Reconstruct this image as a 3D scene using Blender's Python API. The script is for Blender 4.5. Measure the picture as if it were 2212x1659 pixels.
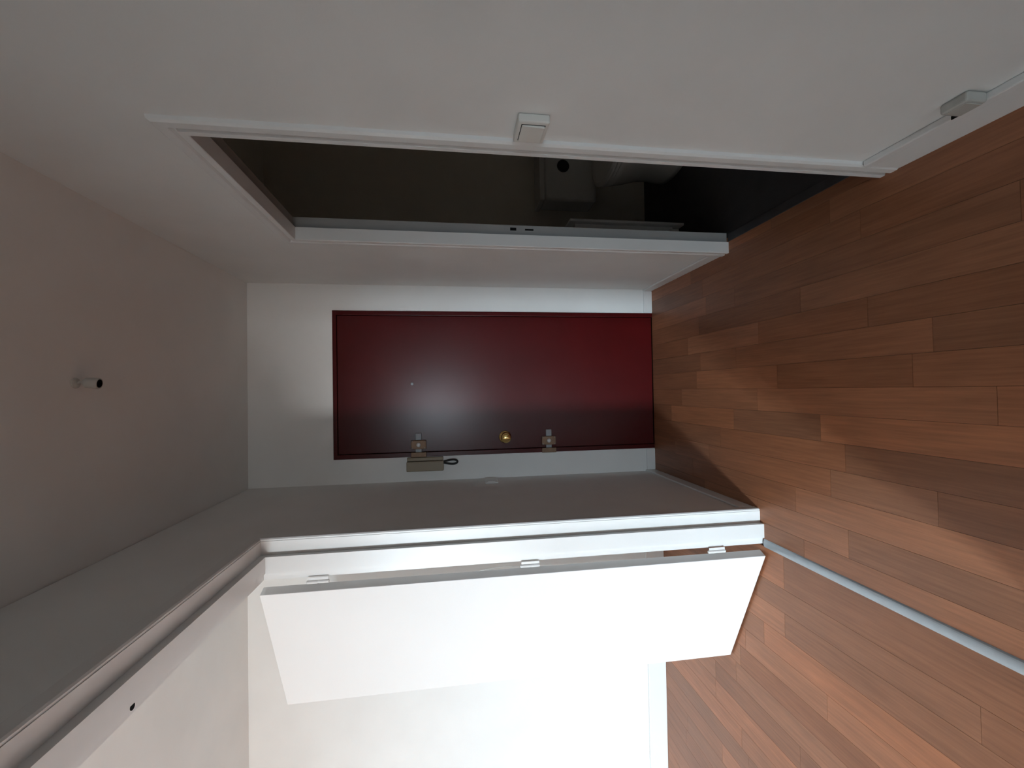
import bpy, bmesh, math, random
from mathutils import Vector, Matrix

for o in list(bpy.data.objects):
    bpy.data.objects.remove(o, do_unlink=True)
scene = bpy.context.scene
C = scene.collection
random.seed(7)

# ------------------------------------------------------------------ camera
# the phone was held sideways: the picture's right side is the floor
FPX, PITCH, YAW, ROLL, CAMH = 929.54, 0.14187, 0.01489, 0.01478, 1.3406
cp, sp, cy, sy = math.cos(PITCH), math.sin(PITCH), math.cos(YAW), math.sin(YAW)
fwd = Vector((sy*cp, cy*cp, -sp)); rgt = Vector((cy, -sy, 0)); dwn = fwd.cross(rgt)
cr, sr = math.cos(ROLL), math.sin(ROLL)
right = cr*rgt + sr*dwn; down = -sr*rgt + cr*dwn
cam = bpy.data.cameras.new('camera'); cam_o = bpy.data.objects.new('camera', cam); C.objects.link(cam_o)
cam.sensor_fit = 'HORIZONTAL'; cam.sensor_width = 36.0; cam.lens = 36.0*FPX/2212.0
cam.clip_start = 0.02; cam.clip_end = 100
Mx = Matrix((( down.x, right.x, -fwd.x, 0), (down.y, right.y, -fwd.y, 0), (down.z, right.z, -fwd.z, CAMH), (0, 0, 0, 1)))
cam_o.matrix_world = Mx
scene.camera = cam_o

# ------------------------------------------------------------------ world, daylight, exposure
w = bpy.data.worlds.new('sky'); scene.world = w; w.use_nodes = True
SKY = 156.0
wt_ = w.node_tree; bg = wt_.nodes['Background']; bg.inputs[1].default_value = SKY
tcw = wt_.nodes.new('ShaderNodeTexCoord'); sx = wt_.nodes.new('ShaderNodeSeparateXYZ'); rp = wt_.nodes.new('ShaderNodeValToRGB')
mrw = wt_.nodes.new('ShaderNodeMapRange'); mrw.inputs[1].default_value = -1; mrw.inputs[2].default_value = 1
wt_.links.new(tcw.outputs['Generated'], sx.inputs[0]); wt_.links.new(sx.outputs['Z'], mrw.inputs[0]); wt_.links.new(mrw.outputs[0], rp.inputs[0]); wt_.links.new(rp.outputs[0], bg.inputs[0])
e = rp.color_ramp.elements   # overcast sky above the horizon, dull ground and houses below it
e[0].position = 0.0; e[0].color = (0.20, 0.20, 0.195, 1); e[1].position = 1.0; e[1].color = (0.76, 0.94, 1.05, 1)
q_ = e.new(0.495); q_.color = (0.33, 0.335, 0.33, 1); q_ = e.new(0.515); q_.color = (0.75, 0.93, 1.05, 1)
vs = scene.view_settings
vs.view_transform = 'Standard'; vs.look = 'None'; vs.gamma = 1.0; vs.exposure = 0.0; vs.use_curve_mapping = False
# the side room's window (behind the camera, to its left)
WX0, WX1, WZ0, WZ1, WY = -3.12, -2.56, 0.30, 2.42, -3.4
# the window at the hall's own end, behind the camera
VX0, VX1, VZ0, VZ1, VY = -0.51, -0.25, 0.95, 2.25, -6.0
def portal(name, x0, x1, z0, z1, y):   # guides sampling of the sky through a window opening
    l = bpy.data.lights.new(name, 'AREA'); l.shape = 'RECTANGLE'; l.size = x1-x0; l.size_y = z1-z0; l.cycles.is_portal = True
    lo = bpy.data.objects.new(name, l); C.objects.link(lo)
    lo.location = ((x0+x1)/2, y-0.19, (z0+z1)/2); lo.rotation_euler = (math.radians(90), 0, 0)
portal('window_daylight', WX0, WX1, WZ0, WZ1, WY); portal('hall_window_daylight', VX0, VX1, VZ0, VZ1, VY)

# ------------------------------------------------------------------ room measures (metres)
XR, YB, XL, ZC = 0.658, 2.714, -0.549, 2.518
YR = VY                         # hall end behind the camera
PXL = -0.686                    # side-room face of the left partition
RX, RYB, RYF, RZC = -4.3, 2.631, WY, 2.490
BX0, BX1, BY0, BYB, BZC = 0.735, 2.05, 0.75, 2.790, 2.45
ON, OF, OZ = 0.45, 1.732, 2.05  # doorway to the side room
TN, TF, TZ = 1.162, 1.900, 1.975  # doorway to the toilet

# ------------------------------------------------------------------ materials
def nt(name):
    m = bpy.data.materials.new(name); m.use_nodes = True
    t = m.node_tree; return m, t, t.nodes['Principled BSDF']
def N(t, kind, **kw):
    n = t.nodes.new(kind)
    for k, v in kw.items(): setattr(n, k, v)
    return n
def paint(name, col, rough=0.55, spec=0.35, var=0.03, scale=3.0, bump=0.04, bscale=220.0, metal=0.0, coat=0.0):
    m, t, b = nt(name)
    tc = N(t, 'ShaderNodeTexCoord')
    n1 = N(t, 'ShaderNodeTexNoise'); n1.inputs['Scale'].default_value = scale; n1.inputs['Detail'].default_value = 4
    t.links.new(tc.outputs['Object'], n1.inputs['Vector'])
    r = N(t, 'ShaderNodeValToRGB')
    r.color_ramp.elements[0].position = 0.3; r.color_ramp.elements[1].position = 0.7
    r.color_ramp.elements[0].color = (*[c*(1-var) for c in col], 1); r.color_ramp.elements[1].color = (*[min(1, c*(1+var)) for c in col], 1)
    t.links.new(n1.outputs['Fac'], r.inputs['Fac']); t.links.new(r.outputs['Color'], b.inputs['Base Color'])
    if bump:
        n2 = N(t, 'ShaderNodeTexNoise'); n2.inputs['Scale'].default_value = bscale; n2.inputs['Detail'].default_value = 2
        t.links.new(tc.outputs['Object'], n2.inputs['Vector'])
        bp = N(t, 'ShaderNodeBump'); bp.inputs['Strength'].default_value = bump; bp.inputs['Distance'].default_value = 0.002
        t.links.new(n2.outputs['Fac'], bp.inputs['Height']); t.links.new(bp.outputs['Normal'], b.inputs['Normal'])
    b.inputs['Roughness'].default_value = rough; b.inputs['Specular IOR Level'].default_value = spec
    b.inputs['Metallic'].default_value = metal; b.inputs['Coat Weight'].default_value = coat
    return m
M = {}
M['wall'] = paint('wall_paint', (0.875, 0.875, 0.86), 0.6, 0.3, bump=0.08)
M['ceil'] = paint('ceiling_paint', (0.88, 0.865, 0.84), 0.7, 0.2, bump=0.08)
M['trim'] = paint('gloss_white_paint', (0.83, 0.83, 0.82), 0.32, 0.45, var=0.015, bump=0.02, bscale=60)
M['leaf'] = paint('door_white_paint', (0.88, 0.88, 0.875), 0.45, 0.35, var=0.01, bump=0.01)
M['red'] = paint('oxblood_lacquer', (0.064, 0.0028, 0.0032), 0.25, 0.28, var=0.08, scale=5, bump=0.02, bscale=90)
M['bronze'] = paint('bronzed_steel', (0.20, 0.125, 0.08), 0.50, 0.5, var=0.12, scale=40, bump=0.0, metal=0.55)
M['steel'] = paint('zinc_steel', (0.27, 0.28, 0.295), 0.50, 0.4, var=0.05, scale=40, bump=0.0, metal=0.35)
M['chrome'] = paint('polished_steel', (0.85, 0.86, 0.88), 0.22, 0.6, var=0.02, bump=0.0, metal=0.35)
M['brass'] = paint('polished_brass', (0.80, 0.60, 0.24), 0.12, 0.5, var=0.03, bump=0.0, metal=1.0)
M['beige'] = paint('beige_plastic', (0.33, 0.275, 0.20), 0.5, 0.4, var=0.03, bump=0.01)
M['black'] = paint('black_rubber', (0.012, 0.012, 0.013), 0.5, 0.4, var=0.05, bump=0.0)
M['void'] = paint('dark_recess', (0.01, 0.01, 0.01), 0.9, 0.1, var=0.0, bump=0.0)
M['plastic'] = paint('ivory_plastic', (0.78, 0.765, 0.72), 0.35, 0.45, var=0.02, bump=0.0)
M['dimmed'] = paint('dimmed_plastic', (0.50, 0.49, 0.455), 0.45, 0.35, var=0.04, bump=0.0)  # shade put into the colour: greyed for outlet's shadowed side and dim lamp holder
M['midgrey'] = paint('mid_grey', (0.36, 0.355, 0.345), 0.5, 0.35, var=0.05, bump=0.03)  # darker grey on the toilet doorway's rebate strips and strike plate
M['ceramic'] = paint('white_ceramic', (0.72, 0.72, 0.70), 0.15, 0.5, var=0.01, bump=0.0)
M['alu'] = paint('brushed_aluminium', (0.40, 0.44, 0.47), 0.40, 0.5, var=0.04, scale=30, bump=0.0, metal=0.35)
M['vinyl'] = paint('dark_vinyl', (0.055, 0.055, 0.06), 0.45, 0.35, var=0.1, scale=14, bump=0.02)
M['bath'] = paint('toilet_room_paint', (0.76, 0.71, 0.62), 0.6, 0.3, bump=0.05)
M['screed'] = paint('dark_underlay', (0.05, 0.03, 0.02), 0.9, 0.1, bump=0.0)
M['rawwood'] = paint('bare_wood', (0.62, 0.55, 0.43), 0.7, 0.2, var=0.06, scale=20, bump=0.05)

def wood():
    m, t, b = nt('merbau_laminate')
    tc = N(t, 'ShaderNodeTexCoord'); oi = N(t, 'ShaderNodeObjectInfo')
    mul = N(t, 'ShaderNodeVectorMath', operation='SCALE'); mul.inputs[0].default_value = (7.3, 3.1, 1.7)
    t.links.new(oi.outputs['Random'], mul.inputs['Scale'])
    add = N(t, 'ShaderNodeVectorMath', operation='ADD')
    t.links.new(tc.outputs['Object'], add.inputs[0]); t.links.new(mul.outputs['Vector'], add.inputs[1])
    mp = N(t, 'ShaderNodeMapping'); mp.inputs['Scale'].default_value = (70, 3.2, 70)
    t.links.new(add.outputs['Vector'], mp.inputs['Vector'])
    g = N(t, 'ShaderNodeTexNoise'); g.inputs['Scale'].default_value = 1.6; g.inputs['Detail'].default_value = 5; g.inputs['Roughness'].default_value = 0.6
    t.links.new(mp.outputs['Vector'], g.inputs['Vector'])
    mp2 = N(t, 'ShaderNodeMapping'); mp2.inputs['Scale'].default_value = (9, 2.2, 9)
    t.links.new(add.outputs['Vector'], mp2.inputs['Vector'])
    g2 = N(t, 'ShaderNodeTexNoise'); g2.inputs['Scale'].default_value = 1.3; g2.inputs['Detail'].default_value = 3
    t.links.new(mp2.outputs['Vector'], g2.inputs['Vector'])
    mr = N(t, 'ShaderNodeMapRange'); mr.inputs[1].default_value = 0.3; mr.inputs[2].default_value = 0.7; mr.inputs[3].default_value = 0.80; mr.inputs[4].default_value = 1.14
    t.links.new(g.outputs['Fac'], mr.inputs[0])
    mr2 = N(t, 'ShaderNodeMapRange'); mr2.inputs[1].default_value = 0.3; mr2.inputs[2].default_value = 0.7; mr2.inputs[3].default_value = 0.90; mr2.inputs[4].default_value = 1.10
    t.links.new(g2.outputs['Fac'], mr2.inputs[0])
    mm = N(t, 'ShaderNodeMath', operation='MULTIPLY'); t.links.new(mr.outputs[0], mm.inputs[0]); t.links.new(mr2.outputs[0], mm.inputs[1])
    sc = N(t, 'ShaderNodeVectorMath', operation='SCALE')
    t.links.new(oi.outputs['Color'], sc.inputs[0]); t.links.new(mm.outputs[0], sc.inputs['Scale'])
    t.links.new(sc.outputs['Vector'], b.inputs['Base Color'])
    b.inputs['Roughness'].default_value = 0.42; b.inputs['Specular IOR Level'].default_value = 0.45
    return m
M['wood'] = wood()
WOODC = (0.335, 0.137, 0.067)

def glass():
    m = bpy.data.materials.new('window_glass'); m.use_nodes = True; t = m.node_tree
    t.nodes.remove(t.nodes['Principled BSDF'])
    tr = N(t, 'ShaderNodeBsdfTransparent'); gl = N(t, 'ShaderNodeBsdfGlossy'); gl.inputs['Roughness'].default_value = 0.02
    mix = N(t, 'ShaderNodeMixShader'); mix.inputs[0].default_value = 0.06
    t.links.new(tr.outputs[0], mix.inputs[1]); t.links.new(gl.outputs[0], mix.inputs[2])
    t.links.new(mix.outputs[0], t.nodes['Material Output'].inputs[0]); return m
M['glass'] = glass()

# ------------------------------------------------------------------ mesh helpers (all coordinates are world; o = origin of the thing)
def link(name, bm, mat, parent=None, o=(0, 0, 0), smooth=False):
    bmesh.ops.recalc_face_normals(bm, faces=bm.faces[:])
    me = bpy.data.meshes.new(name)
    if parent is not None:
        po = Vector(parent['_o']) if '_o' in parent else Vector((0, 0, 0)); o = po
    bmesh.ops.translate(bm, verts=bm.verts[:], vec=-Vector(o))
    bm.to_mesh(me); bm.free()
    if smooth:
        for p in me.polygons: p.use_smooth = True
    me.materials.append(M[mat] if isinstance(mat, str) else mat)
    ob = bpy.data.objects.new(name, me); C.objects.link(ob)
    if parent is not None: ob.parent = parent
    else: ob.location = o
    ob['_o'] = list(o)
    return ob
def empty(name, o):
    e = bpy.data.objects.new(name, None); C.objects.link(e); e.location = o; e.empty_display_size = 0.05; e['_o'] = list(o); return e
def tag(ob, label=None, cat=None, kind=None, group=None):
    if label: ob['label'] = label
    if cat: ob['category'] = cat
    if kind: ob['kind'] = kind
    if group: ob['group'] = group
    return ob
def BM(): return bmesh.new()
def bx(bm, x0, x1, y0, y1, z0, z1, bev=0.0, seg=2):
    b2 = bmesh.new(); bmesh.ops.create_cube(b2, size=1.0)
    for v in b2.verts:
        v.co = Vector(((x0+x1)/2+v.co.x*(x1-x0), (y0+y1)/2+v.co.y*(y1-y0), (z0+z1)/2+v.co.z*(z1-z0)))
    if bev: bmesh.ops.bevel(b2, geom=b2.edges[:], offset=bev, segments=seg, profile=0.5, affect='EDGES')
    t = bpy.data.meshes.new('t'); b2.to_mesh(t); b2.free(); bm.from_mesh(t); bpy.data.meshes.remove(t)
    return bm
def box(name, dims, mat, parent=None, o=(0, 0, 0), bev=0.0, seg=2):
    return link(name, bx(BM(), *dims, bev, seg), mat, parent, o)
def lathe(bm, base, axis, prof, n=28):
    """prof: (radius, height along axis)"""
    ax = Vector(axis).normalized(); u = ax.orthogonal().normalized(); v = ax.cross(u); rings = []
    for r, h in prof:
        c = Vector(base)+ax*h
        if r < 1e-6: rings.append([bm.verts.new(c)])
        else: rings.append([bm.verts.new(c+(u*math.cos(2*math.pi*i/n)+v*math.sin(2*math.pi*i/n))*r) for i in range(n)])
    for a, b in zip(rings, rings[1:]):
        if len(a) == 1 and len(b) == 1: continue
        for i in range(n):
            j = (i+1) % n
            if len(a) == 1: bm.faces.new((a[0], b[i], b[j]))
            elif len(b) == 1: bm.faces.new((a[i], a[j], b[0]))
            else: bm.faces.new((a[i], a[j], b[j], b[i]))
    for rg, rev in ((rings[0], True), (rings[-1], False)):
        if len(rg) > 1: bm.faces.new(rg[::-1] if rev else rg)
    return bm
def tube(bm, pts, r, n=10, closed=False):
    pts = [Vector(p) for p in pts]; rings = []
    for i, p in enumerate(pts):
        a = pts[i-1] if (i > 0 or closed) else p; b = pts[(i+1) % len(pts)] if (i < len(pts)-1 or closed) else p
        d = (b-a).normalized(); u = d.cross(Vector((0.13, 0.97, 0.2))).normalized(); v = d.cross(u)
        rings.append([bm.verts.new(p+(u*math.cos(2*math.pi*k/n)+v*math.sin(2*math.pi*k/n))*r) for k in range(n)])
    seq = list(zip(rings, rings[1:]))
    if closed: seq.append((rings[-1], rings[0]))
    for a, b in seq:
        for k in range(n): bm.faces.new((a[k], a[(k+1) % n], b[(k+1) % n], b[k]))
    if not closed: bm.faces.new(rings[0][::-1]); bm.faces.new(rings[-1])
    return bm
def sweep(bm, prof, yn, yf, zt, z0=0.0):
    """door-frame sweep: prof = (x, w) points of a closed section, w = distance outward from the opening; mitred corners"""
    st = []
    for k in range(4):
        row = []
        for x, wv in prof:
            row.append(bm.verts.new(((x, yn-wv, z0), (x, yn-wv, zt+wv), (x, yf+wv, zt+wv), (x, yf+wv, z0))[k]))
        st.append(row)
    n = len(prof)
    for a, b in zip(st, st[1:]):
        for i in range(n): bm.faces.new((a[i], a[(i+1) % n], b[(i+1) % n], b[i]))
    bm.faces.new(st[0][::-1]); bm.faces.new(st[-1])
    return bm
def segs(bm, prof, yn, yf, zt):
    """the three lengths of such a frame as three closed meshes -> near side, head, far side"""
    n = len(prof); out = []
    def strip(A, B):
        b = BM(); a_ = [b.verts.new(p) for p in A]; b_ = [b.verts.new(p) for p in B]
        for i in range(n): b.faces.new((a_[i], a_[(i+1) % n], b_[(i+1) % n], b_[i]))
        b.faces.new(a_[::-1]); b.faces.new(b_); return b
    P = [[((x, yn-wv, 0), (x, yn-wv, zt+wv), (x, yf+wv, zt+wv), (x, yf+wv, 0))[k] for x, wv in prof] for k in range(4)]
    return [strip(P[k], P[k+1]) for k in range(3)]
def structure(ob, label, cat): return tag(ob, label, cat, 'structure')

# ------------------------------------------------------------------ floor and planks
floor = box('floor', (RX-0.2, XR+0.10, YR-0.2, YB+0.15, -0.12, -0.009), 'screed')
structure(floor, 'red-brown wooden strip floor running through hall and side room', 'floor')
SW = 0.0975; GAP = 0.00045
def plank(x0, x1, y0, y1, tone, hue=0.0):
    b = BM(); bx(b, x0+GAP, x1-GAP, y0+GAP, y1-GAP, -0.009, 0.0)
    me_o = ((x0+x1)/2, (y0+y1)/2, 0.0)
    bmesh.ops.recalc_face_normals(b, faces=b.faces[:]); bmesh.ops.translate(b, verts=b.verts[:], vec=-Vector(me_o))
    me = bpy.data.meshes.new('plank'); b.to_mesh(me); b.free(); me.materials.append(M['wood'])
    ob = bpy.data.objects.new('plank', me); C.objects.link(ob); ob.parent = floor; ob.location = me_o
    ob.color = (WOODC[0]*tone*(1+hue), WOODC[1]*tone, WOODC[2]*tone*(1-hue), 1)
def row(x0, x1, ya, yb, ends, tones):
    """ends: forced joints (descending from the far wall); tones: forced tone of the strip on the near side of each joint"""
    ys = [yb]; tn = []
    rnd = random.Random(int((x0+9)*1000))
    t0 = tones[0] if tones else None
    j = [(e, t) for e, t in zip(ends, tones[1:])] if tones else []
    cur = yb; tone = t0 if t0 is not None else rnd.uniform(0.80, 1.16)
    while cur > ya+0.02:
        nxt = cur - rnd.uniform(0.48, 0.95) if cur != yb else yb - rnd.uniform(0.2, 0.8)
        newt = rnd.uniform(0.80, 1.16)
        if j:
            if nxt < j[0][0]+0.22: nxt, newt = j.pop(0)
        nxt = max(ya, nxt)
        if nxt-ya < 0.12: nxt = ya
        plank(x0, x1, nxt, cur, tone, rnd.uniform(-0.05, 0.05))
        cur = nxt; tone = newt
H0 = -0.01; YV = 0.55
forced = {-2: ([2.48, 1.405], [0.82, 1.10, 1.18]), -4: ([2.10, 1.026], [1.08, 0.98, 0.86]), -6: ([1.305], [1.18, 0.92]),
          2: ([2.28, 1.713], [0.86, 1.20, 0.90]), 4: ([1.867, 0.83], [1.14, 0.90, 0.75]), 0: ([2.2, 1.61], [0.9, 1.12, 0.86]),
          -1: ([1.73], [0.86, 1.12]), -5: ([1.53], [0.92, 1.16]), 1: ([1.865], [0.80, 1.02])}
for r in range(-7, 8):
    x0, x1 = H0+SW*r, H0+SW*(r+1)
    x0 = max(x0, -0.668); x1 = min(x1, 0.722)
    if x1-x0 < 0.01 or x0 > XR: continue
    e, t = forced.get(r, ([], []))
    if x1 > XR-0.002:   # strip under the right wall only shows in the toilet doorway
        row(x0, XR, YV, YB-0.001, e, t); row(XR, 0.722, TN-0.015, TF+0.015, [], []); continue
    if x0 < XL:         # strips in the side-room doorway
        row(x0, x1, max(YV, ON+0.02), OF+0.012, e, t)
        if x1 > XL: row(XL, x1, OF+0.012, YB-0.001, [], [])
        continue
    row(x0, x1, YV, YB-0.001, e, t)
forced_l = {0: ([], []), 1: ([1.603], [1.12, 0.88]), 2: ([1.725], [0.92, 1.14]), 3: ([1.409], [0.88, 1.2])}
for k in range(0, 22):
    x1 = -0.933-SW*(k-1); x0 = x1-SW
    x1 = min(x1, -0.697)
    if k == 0: x0 = -0.933
    if k == 0:
        row(-0.8355, -0.697, YV, RYB-0.001, [], []); row(-0.933, -0.8355, YV, RYB-0.001, [], []); continue
    e, t = forced_l.get(k, ([], []))
    row(x0, x1, YV, RYB-0.001, e, t)
XV = -0.933-SW*21
# strips out of view: one joined mesh
b = BM(); rr = random.Random(3)
def more(x0, x1, ya, yb):
    x = x1
    while x > x0+0.005:
        xa = max(x0, x-SW); y = yb; first = True
        while y > ya+0.01:
            yn_ = max(ya, y-(rr.uniform(0.2, 0.9) if first else 0.85)); first = False
            bx(b, xa+GAP, x-GAP, yn_+GAP, y-GAP, -0.009, 0.0); y = yn_
        x = xa
more(XL, XR, YR, YV)
more(XV, -0.697, RYF, YV); more(RX, XV, RYF, RYB)
rest = link('plank_rest', b, 'wood', floor); rest['kind'] = 'stuff'; rest.color = (*WOODC, 1)

# ------------------------------------------------------------------ walls and ceilings
def wall(name, boxes, mat, label):
    b = BM()
    for d in boxes: bx(b, *d)
    return structure(link(name, b, mat), label, 'wall')
WT = 2.75
wall('wall_right', [(XR, BX0, YR, TN-0.02, -0.009, WT), (XR, BX0, TF+0.02, YB, -0.009, WT), (XR, BX0, TN-0.02, TF+0.02, TZ+0.02, WT)], 'wall', 'white hall wall with the toilet doorway')
wall('wall_back', [(PXL, -0.400, YB, YB+0.16, -0.009, WT), (0.501, BX0, YB, YB+0.16, -0.009, WT), (-0.400, 0.501, YB, YB+0.16, 2.042, WT), (-0.400, 0.501, YB+0.09, YB+0.16, -0.009, 2.042)], 'wall', 'white end wall around the red entrance door')
wall('wall_left', [(PXL, XL, OF+0.028, YB, -0.009, 2.5145), (PXL, XL, YR, ON-0.028, -0.009, 2.5145), (PXL, XL, ON-0.028, OF+0.028, OZ+0.028, 2.5145)], 'wall', 'white partition between the hall and the side room')
wall('wall_rear', [(PXL, VX0, YR-0.2, YR, -0.009, WT), (VX1, BX0, YR-0.2, YR, -0.009, WT), (VX0, VX1, YR-0.2, YR, -0.009, VZ0), (VX0, VX1, YR-0.2, YR, VZ1, WT)], 'wall', 'white wall with a window closing the hall')
wall('wall_room_back', [(RX, PXL, RYB, RYB+0.24, -0.009, WT)], 'wall', 'white back wall of the bright side room behind the open door')
wall('wall_room_left', [(RX-0.15, RX, RYF-0.2, RYB+0.2, -0.009, WT)], 'wall', 'white far wall of the side room out of view')
wall('wall_room_front', [(RX, WX0, RYF-0.2, RYF, -0.009, WT), (WX1, PXL, RYF-0.2, RYF, -0.009, WT), (WX0, WX1, RYF-0.2, RYF, -0.009, WZ0), (WX0, WX1, RYF-0.2, RYF, WZ1, WT)], 'wall', 'white side-room wall with the window')
wall('wall_toilet_back', [(BX0, BX1, BYB, BYB+0.08, -0.009, WT)], 'bath', 'dim wall behind the toilet')
wall('wall_toilet_right', [(BX1, BX1+0.1, BY0-0.1, BYB+0.08, -0.009, WT)], 'bath', 'dim outer wall of the toilet room')
wall('wall_toilet_front', [(BX0, BX1, BY0-0.1, BY0, -0.009, WT)], 'bath', 'dim near wall of the toilet room')
structure(box('ceiling', (PXL-0.002, BX0, YR-0.1, YB+0.1, ZC, WT+0.05), 'ceil'), 'white hall ceiling with a bare lamp holder', 'ceiling')
structure(box('ceiling_room', (RX, PXL-0.002, RYF, RYB, RZC, WT+0.05), 'ceil'), 'white ceiling of the bright side room', 'ceiling')
structure(box('ceiling_toilet', (BX0, BX1, BY0, BYB, BZC, WT+0.05), 'bath'), 'dim ceiling of the toilet room', 'ceiling')
structure(box('floor_toilet', (0.726, BX1+0.05, BY0-0.05, BYB, -0.12, -0.002), 'vinyl'), 'dark vinyl floor of the toilet room', 'floor')

# ------------------------------------------------------------------ skirting
def base(name, boxes, label):
    b = BM()
    for d in boxes: bx(b, *d, 0.0035, 2)
    return structure(link(name, b, 'trim'), label, 'baseboard')
base('baseboard_right', [(XR-0.013, XR, YR, TN-0.062, 0.0, 0.098), (XR-0.019, XR, YR, TN-0.064, 0.102, 0.128)], 'white two-part skirting with cable duct on the near right wall')
base('baseboard_right_far', [(XR-0.011, XR, TF+0.063, YB, 0.0, 0.062)], 'low white skirting between toilet doorway and red door wall')
base('baseboard_back', [(0.503, XR-0.011, YB-0.010, YB, 0.0, 0.058)], 'short white skirting right of the red door')
base('baseboard_back_left', [(XL+0.010, -0.402, YB-0.010, YB, 0.0, 0.058)], 'short white skirting left of the red door')
base('baseboard_left', [(XL, XL+0.010, OF+0.046, YB, 0.0, 0.066)], 'low white skirting along the shaded left wall')
base('baseboard_room', [(RX, PXL, RYB-0.013, RYB, 0.0, 0.12)], 'tall white skirting on the side-room back wall')

# ------------------------------------------------------------------ toilet doorway frame
tf = structure(empty('trim_1', (XR, TF, 0)), 'white moulded door frame around the dark toilet doorway', 'door frame')
casing = [(XR, 0.0), (XR-0.0105, 0.0), (XR-0.0125, 0.002), (XR-0.0125, 0.0165), (XR-0.0055, 0.0195), (XR-0.0050, 0.0265), (XR-0.0125, 0.0310), (XR-0.0140, 0.0350), (XR-0.0135, 0.054), (XR-0.0090, 0.0605), (XR, 0.062)]
for nm, b in zip(('side_casing', 'head_casing', 'side_casing'), segs(None, casing, TN, TF, TZ)): link(nm, b, 'trim', tf)
lining = [(XR, 0.020), (XR, 0.0), (0.699, 0.0), (0.699, 0.020)]
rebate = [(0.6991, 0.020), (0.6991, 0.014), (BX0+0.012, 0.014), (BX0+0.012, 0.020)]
for nm, b in zip(('side_rebate', 'head_rebate', 'side_rebate'), segs(None, rebate, TN, TF, TZ)): link(nm, b, 'midgrey', tf)
for nm, b in zip(('side_lining', 'head_lining', 'side_lining'), segs(None, lining, TN, TF, TZ)): link(nm, b, 'trim', tf)
sp_ = box('strike_plate', (0.7035, 0.7445, TF+0.0125, TF+0.0142, 0.93, 1.09), 'midgrey', tf)
box('latch_hole', (0.722, 0.735, TF+0.0115, TF+0.0130, 1.036, 1.064), 'void', sp_)
box('bolt_hole', (0.724, 0.731, TF+0.0115, TF+0.0130, 0.957, 0.996), 'void', sp_)
structure(box('trim_4', (0.700, 0.738, TN+0.001, TF-0.001, 0.0, 0.004), 'vinyl', bev=0.0015), 'thin dark edge strip between plank floor and toilet floor', 'threshold')

# ------------------------------------------------------------------ doorway frame to the side room
df = structure(empty('trim_2', (XL, OF, 0)), 'white stepped door frame of the wide doorway to the side room', 'door frame')
liningL = [(XL, 0.028), (XL, 0.0), (-0.600, 0.0), (-0.600, -0.024), (-0.660, -0.024), (-0.660, -0.016), (PXL, -0.016), (PXL, 0.028)]
names = ('side_lining', 'head_lining', 'side_lining'); hl = None
for nm, b in zip(names, segs(None, liningL, ON, OF, OZ)):
    ob = link(nm, b, 'trim', df)
    if nm == 'head_lining': hl = ob
casL = [(XL, 0.002), (XL+0.006, 0.002), (XL+0.010, 0.006), (XL+0.010, 0.038), (XL+0.006, 0.044), (XL, 0.044)]
for nm, b in zip(('side_casing', 'head_casing', 'side_casing'), segs(None, casL, ON, OF, OZ)): link(nm, b, 'trim', df)
b = BM(); lathe(b, (-0.672, 1.052, OZ-0.0165), (0, 0, 1), [(0, 0), (0.0075, 0), (0.0075, 0.012), (0, 0.012)], 16)
link('bolt_socket', b, 'void', df)
# aluminium threshold strip: shallow arched section
b = BM(); sec = []
for i in range(9):
    tt = i/8; sec.append((-0.663-0.036*tt, 0.0005+0.0055*math.sin(math.pi*tt)**0.6))
A_ = [b.verts.new((x, ON+0.0245, z)) for x, z in sec]; B_ = [b.verts.new((x, OF-0.0245, z)) for x, z in sec]
for i in range(8): b.faces.new((A_[i], A_[i+1], B_[i+1], B_[i]))
b.faces.new((A_[0], B_[0], B_[-1], A_[-1])); b.faces.new(A_); b.faces.new(B_[::-1])
structure(link('trim_3', b, 'alu'), 'arched aluminium threshold bar across the side-room doorway', 'threshold')

# ------------------------------------------------------------------ red entrance door
dr = structure(empty('door_1', (0.05, YB, 0)), 'closed dark red entrance door with two bolts and a brass knob', 'door')
DX0, DX1, DZ = -0.399, 0.500, 2.041
fr = BM()
bx(fr, DX0, DX0+0.027, YB-0.006, YB+0.07, 0.0, DZ, 0.002); bx(fr, DX1-0.027, DX1, YB-0.006, YB+0.07, 0.0, DZ, 0.002); bx(fr, DX0+0.025, DX1-0.025, YB-0.006, YB+0.07, DZ-0.024, DZ, 0.002)
link('door_frame', fr, 'red', dr)
LY = YB-0.001
leaf = box('door_leaf', (DX0+0.030, DX1-0.030, LY, YB+0.045, 0.006, DZ-0.027), 'red', dr, bev=0.002)
def knob_prof(s): return [(0, 0), (0.034*s, 0), (0.034*s, 0.004*s), (0.026*s, 0.008*s), (0.014*s, 0.010*s), (0.012*s, 0.026*s), (0.020*s, 0.032*s), (0.027*s, 0.042*s), (0.0285*s, 0.050*s), (0.026*s, 0.058*s), (0.018*s, 0.063*s), (0, 0.064*s)]
b = BM(); lathe(b, (-0.294, LY, 1.004), (0, -1, 0), knob_prof(1.15), 32); tag(link('door_knob', b, 'brass', dr, smooth=True), 'round polished brass knob')
b = BM(); lathe(b, (0.05, LY, 1.575), (0, -1, 0), [(0, 0), (0.0085, 0), (0.0085, 0.003), (0.006, 0.004), (0.0045, 0.002), (0, 0.002)], 20); tag(link('peephole', b, 'steel', dr), 'small steel peephole')
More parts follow.
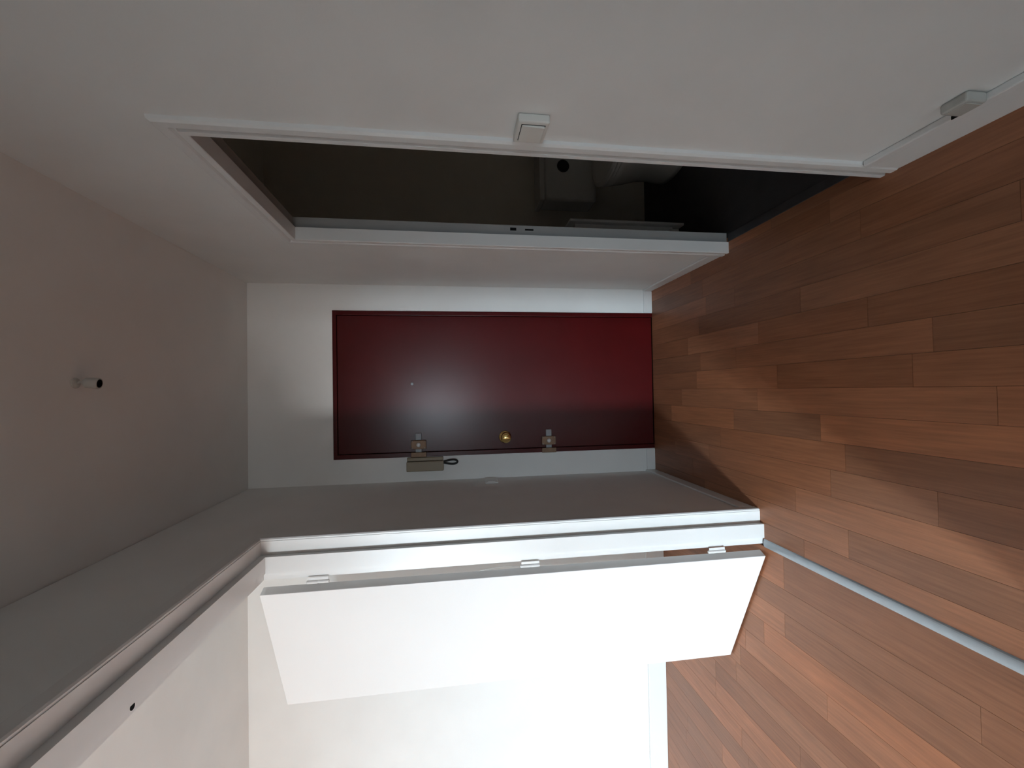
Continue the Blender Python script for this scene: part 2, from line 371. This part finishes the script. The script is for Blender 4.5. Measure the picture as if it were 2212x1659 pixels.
def slide_bolt(z, kx, lab):
    pl = box('bolt_plate', (-0.352, -0.297, LY-0.013, LY, z-0.046, z+0.046), 'bronze', dr, bev=0.003); tag(pl, lab)
    box('bolt_bar', (-0.371, -0.2985, LY-0.010, LY-0.002, z-0.0185, z+0.0185), 'steel', pl, bev=0.002)
    box('bolt_bar_end', (-0.2965, -0.254, LY-0.010, LY-0.002, z-0.0185, z+0.0185), 'steel', pl, bev=0.003)
    q = BM(); lathe(q, (-0.325, LY-0.013, z), (0, -1, 0), [(0, 0), (0.0135, 0), (0.0135, 0.005), (0.010, 0.010), (0, 0.011)], 20); link('bolt_cylinder', q, 'chrome', pl, smooth=True)
    for dx in (-0.0215, 0.0215):
        for dz in (-0.038, 0.038):
            s = BM(); lathe(s, (-0.3245+dx, LY-0.013, z+dz), (0, -1, 0), [(0, 0), (0.0036, 0), (0.003, 0.0012), (0, 0.002)], 10); link('screw', s, 'steel', pl)
    kp = box('bolt_keeper', (kx-0.031, kx, YB-0.019, YB-0.006, z-0.047, z+0.047), 'bronze', pl, bev=0.003)
slide_bolt(1.540, -0.370, 'upper bronzed slide bolt with steel bar'); slide_bolt(0.722, -0.370, 'lower bronzed slide bolt with steel bar')

# ------------------------------------------------------------------ open white door of the side room
HX, HY, EX, EY = -0.731, 1.691, -1.3065, 1.9475
d = Vector((EX-HX, EY-HY, 0)); DW = d.length; d.normalize(); nrm = Vector((-d.y, d.x, 0))  # nrm away from the face seen
if nrm.y < 0: nrm = -nrm
wd = structure(empty('door_2', (HX, HY, 0)), 'plain white door leaf standing open into the side room', 'door')
b = BM(); bx(b, 0, DW, 0, 0.038, 0.009, 2.039, 0.0015)
for v in b.verts: x, y, z = v.co; v.co = Vector((HX, HY, 0))+d*x+nrm*y+Vector((0, 0, z))
link('door_leaf', b, 'leaf', wd)
for z in (1.841, 1.035, 0.225):
    q = BM(); px, py = -0.7025, 1.7075
    lathe(q, (px, py, z-0.040), (0, 0, 1), [(0, 0), (0.0045, 0.001), (0.0065, 0.003), (0.0065, 0.038), (0.0058, 0.039), (0.0058, 0.041), (0.0065, 0.042), (0.0065, 0.078), (0.0045, 0.081), (0, 0.082)], 16)
    hg = link('hinge', q, 'trim', wd, smooth=False)
    q = BM(); bx(q, PXL-0.012, PXL+0.0, 1.7065, 1.7085, z-0.036, z+0.036); link('hinge_plate', q, 'trim', hg)
# lifting paint on the hinge edge
q = BM(); pts = []
for i in range(13):
    tt = i/12; pts.append((1.24-0.20*tt, 0.002+0.012*math.sin(math.pi*tt)))
E0 = Vector((HX, HY, 0))+nrm*0.034
va = [q.verts.new(E0-d*o_+Vector((0, 0, z))) for z, o_ in pts]; vb = [q.verts.new(E0-d*(o_)+nrm*0.003+Vector((0, 0, z))) for z, o_ in pts]
vc = [q.verts.new(E0-d*(o_+0.001)+Vector((0, 0, z))) for z, o_ in pts]
for i in range(12):
    q.faces.new((va[i], va[i+1], vb[i+1], vb[i])); q.faces.new((va[i], vc[i], vc[i+1], va[i+1])); q.faces.new((vb[i], vb[i+1], vc[i+1], vc[i]))
tag(link('paint_flake', q, 'trim', wd), 'curled strip of lifting white paint')

# ------------------------------------------------------------------ window of the side room (behind the viewer)
def window(name, x0, x1, z0, z1, WY, label):
    wn = structure(empty(name, ((x0+x1)/2, WY, z0)), label, 'window')
    f = BM(); fw = 0.035; xm = (x0+x1)/2; ya, yb = WY-0.13, WY-0.07
    bx(f, x0, x0+fw, ya, yb, z0, z1); bx(f, x1-fw, x1, ya, yb, z0, z1)
    bx(f, x0+fw, x1-fw, ya, yb, z0, z0+fw); bx(f, x0+fw, x1-fw, ya, yb, z1-fw, z1)
    bx(f, xm-0.012, xm+0.012, ya, yb, z0+fw, z1-fw)
    link('window_frame', f, 'trim', wn)
    for a_, b_ in ((x0+fw, xm-0.012), (xm+0.012, x1-fw)):
        box('pane', (a_, b_, WY-0.102, WY-0.098, z0+fw, z1-fw), 'glass', wn)
window('window_1', WX0, WX1, WZ0, WZ1, WY, 'white framed window lighting the side room')
window('window_2', VX0, VX1, VZ0, VZ1, VY, 'white framed window at the end of the hall')

# ------------------------------------------------------------------ intercom handset
o = (-0.443, YB, 1.39); ic = tag(empty('intercom', o), 'beige wall intercom with black cord loop beside the red door', 'intercom')
box('back_plate', (-0.422, -0.4015, YB-0.028, YB, 1.392, 1.610), 'beige', ic, bev=0.003)
box('handset', (-0.484, -0.4245, YB-0.042, YB, 1.390, 1.612), 'beige', ic, bev=0.005, seg=3)
lp = []
for i in range(24):
    a_ = 2*math.pi*i/24; rr_ = 0.5*(1-math.cos(a_))
    lp.append((-0.436+0.018*math.sin(a_)*(0.35+0.65*rr_), YB-0.016, 1.393-0.088*rr_))
q = BM(); tube(q, lp, 0.0062, 10, closed=True); tag(link('cord_loop', q, 'black', ic, smooth=True), 'black rubber cord loop')

# ------------------------------------------------------------------ switches
sw = tag(empty('light_switch', (XR, 1.04, 1.095)), 'ivory surface-mounted light switch beside the toilet door frame', 'light switch')
box('switch_box', (XR-0.021, XR, 0.995, 1.083, 1.095, 1.172), 'plastic', sw, bev=0.004, seg=3)
box('switch_gap', (XR-0.0216, XR-0.020, 1.006, 1.072, 1.104, 1.163), 'void', sw)
q = BM(); bx(q, XR-0.0255, XR-0.019, 1.0075, 1.0705, 1.1055, 1.1615, 0.0015)
for v in q.verts: v.co.x += (v.co.z-1.1335)*0.05
link('rocker', q, 'plastic', sw)
s2 = tag(empty('light_switch', (XL, 2.585, 1.068)), 'flat white light switch on the shaded left wall', 'light switch')
box('switch_plate', (XL, XL+0.007, 2.545, 2.625, 1.068, 1.146), 'trim', s2, bev=0.003)
box('rocker', (XL+0.0065, XL+0.010, 2.562, 2.608, 1.084, 1.130), 'trim', s2, bev=0.0015)

# ------------------------------------------------------------------ cable outlet on the skirting
so = tag(empty('cable_outlet', (XR, 0.83, 0.128)), 'small white cable outlet box on the right skirting duct', 'outlet')
box('outlet_box', (XR-0.024, XR, 0.800, 0.858, 0.128, 0.182), 'dimmed', so, bev=0.006, seg=3)
box('outlet_lid', (XR-0.026, XR-0.0235, 0.808, 0.850, 0.134, 0.176), 'dimmed', so, bev=0.001)
box('cable_slot', (XR-0.0205, XR-0.012, 0.858, 0.872, 0.1275, 0.1295), 'void', so)

# ------------------------------------------------------------------ lamp holder on the ceiling
lx, ly = 0.046, 1.545
lh = tag(empty('lamp_holder', (lx, ly, ZC)), 'bare white lamp holder hanging from the hall ceiling', 'lamp holder')
q = BM(); lathe(q, (lx, ly, ZC), (0, 0, -1), [(0, 0), (0.017, 0), (0.016, 0.004), (0.006, 0.009), (0, 0.009)], 20); link('ceiling_cap', q, 'dimmed', lh)
q = BM(); tube(q, [(lx, ly, ZC-0.008), (lx+0.004, ly-0.002, ZC-0.016), (lx+0.002, ly, ZC-0.026)], 0.004); link('wire', q, 'dimmed', lh)
q = BM(); lathe(q, (lx+0.002, ly, ZC-0.024), (-0.10, 0.12, -1), [(0, 0), (0.011, 0), (0.017, 0.008), (0.018, 0.040), (0.0165, 0.042), (0.0140, 0.042), (0.0135, 0.030), (0, 0.030)], 24); sk = link('socket', q, 'dimmed', lh, smooth=False)
q = BM(); ax = Vector((-0.10, 0.12, -1)).normalized(); lathe(q, Vector((lx+0.002, ly, ZC-0.024))+ax*0.031, ax, [(0, 0), (0.0133, 0), (0.0133, 0.0112), (0.011, 0.0112), (0.011, 0.002), (0, 0.002)], 20); tag(link('socket_insert', q, 'void', sk), 'dark screw socket opening')

# ------------------------------------------------------------------ toilet
TX = 1.385
to = tag(empty('toilet', (TX, 2.45, 0)), 'white toilet with cistern in the dark toilet room', 'toilet')
def loft(bm, rings, n=36):
    R_ = []
    for cx, cyy, a_, b_, z in rings:
        R_.append([bm.verts.new((cx+a_*math.cos(2*math.pi*i/n), cyy+b_*math.sin(2*math.pi*i/n), z)) for i in range(n)])
    for p, q_ in zip(R_, R_[1:]):
        for i in range(n): bm.faces.new((p[i], p[(i+1) % n], q_[(i+1) % n], q_[i]))
    bm.faces.new(R_[0][::-1]); bm.faces.new(R_[-1]); return bm
q = BM(); loft(q, [(TX, 2.40, 0.125, 0.235, 0), (TX, 2.40, 0.122, 0.230, 0.03), (TX, 2.42, 0.108, 0.205, 0.10), (TX, 2.42, 0.112, 0.21, 0.18), (TX, 2.39, 0.150, 0.24, 0.28), (TX, 2.365, 0.178, 0.245, 0.36), (TX, 2.365, 0.182, 0.247, 0.385), (TX, 2.365, 0.176, 0.242, 0.395)])
link('bowl', q, 'ceramic', to, smooth=True)
q = BM(); loft(q, [(TX, 2.362, 0.180, 0.244, 0.397), (TX, 2.362, 0.187, 0.250, 0.402), (TX, 2.362, 0.187, 0.250, 0.412), (TX, 2.362, 0.182, 0.246, 0.416)]); link('seat', q, 'ceramic', to)
q = BM(); loft(q, [(TX, 2.362, 0.182, 0.246, 0.418), (TX, 2.362, 0.189, 0.252, 0.423), (TX, 2.362, 0.187, 0.250, 0.433), (TX, 2.362, 0.165, 0.23, 0.439)]); link('lid', q, 'ceramic', to)
tk = box('cistern', (TX-0.195, TX+0.195, 2.612, BYB-0.002, 0.40, 0.740), 'ceramic', to, bev=0.02, seg=3)
box('cistern_lid', (TX-0.203, TX+0.203, 2.604, BYB-0.001, 0.740, 0.772), 'ceramic', to, bev=0.008, seg=3)
q = BM(); lathe(q, (TX+0.02, 2.613, 0.620), (0, -1, 0), [(0, 0), (0.039, 0), (0.039, 0.006), (0.034, 0.009), (0, 0.009)], 28); tag(link('flush_button', q, 'black', tk), 'round dark flush button')

# ------------------------------------------------------------------ electric radiator on the partition's inner side
ra = tag(empty('radiator', (0.80, 2.4, 0.14)), 'white panel heater seen end-on past the toilet door frame', 'radiator')
box('body', (0.762, 0.842, 2.10, 2.72, 0.175, 0.705), 'trim', ra, bev=0.004)
box('front_panel', (0.843, 0.857, 2.075, 2.745, 0.125, 0.735), 'leaf', ra, bev=0.004)
for yy in (2.2, 2.62):
    box('wall_bracket', (BX0, 0.7625, yy-0.02, yy+0.02, 0.30, 0.62), 'steel', ra)
box('thermostat', (0.79, 0.825, 2.082, 2.1005, 0.150, 0.20), 'plastic', ra, bev=0.003)

for ob in bpy.data.objects:
    if '_o' in ob: del ob['_o']
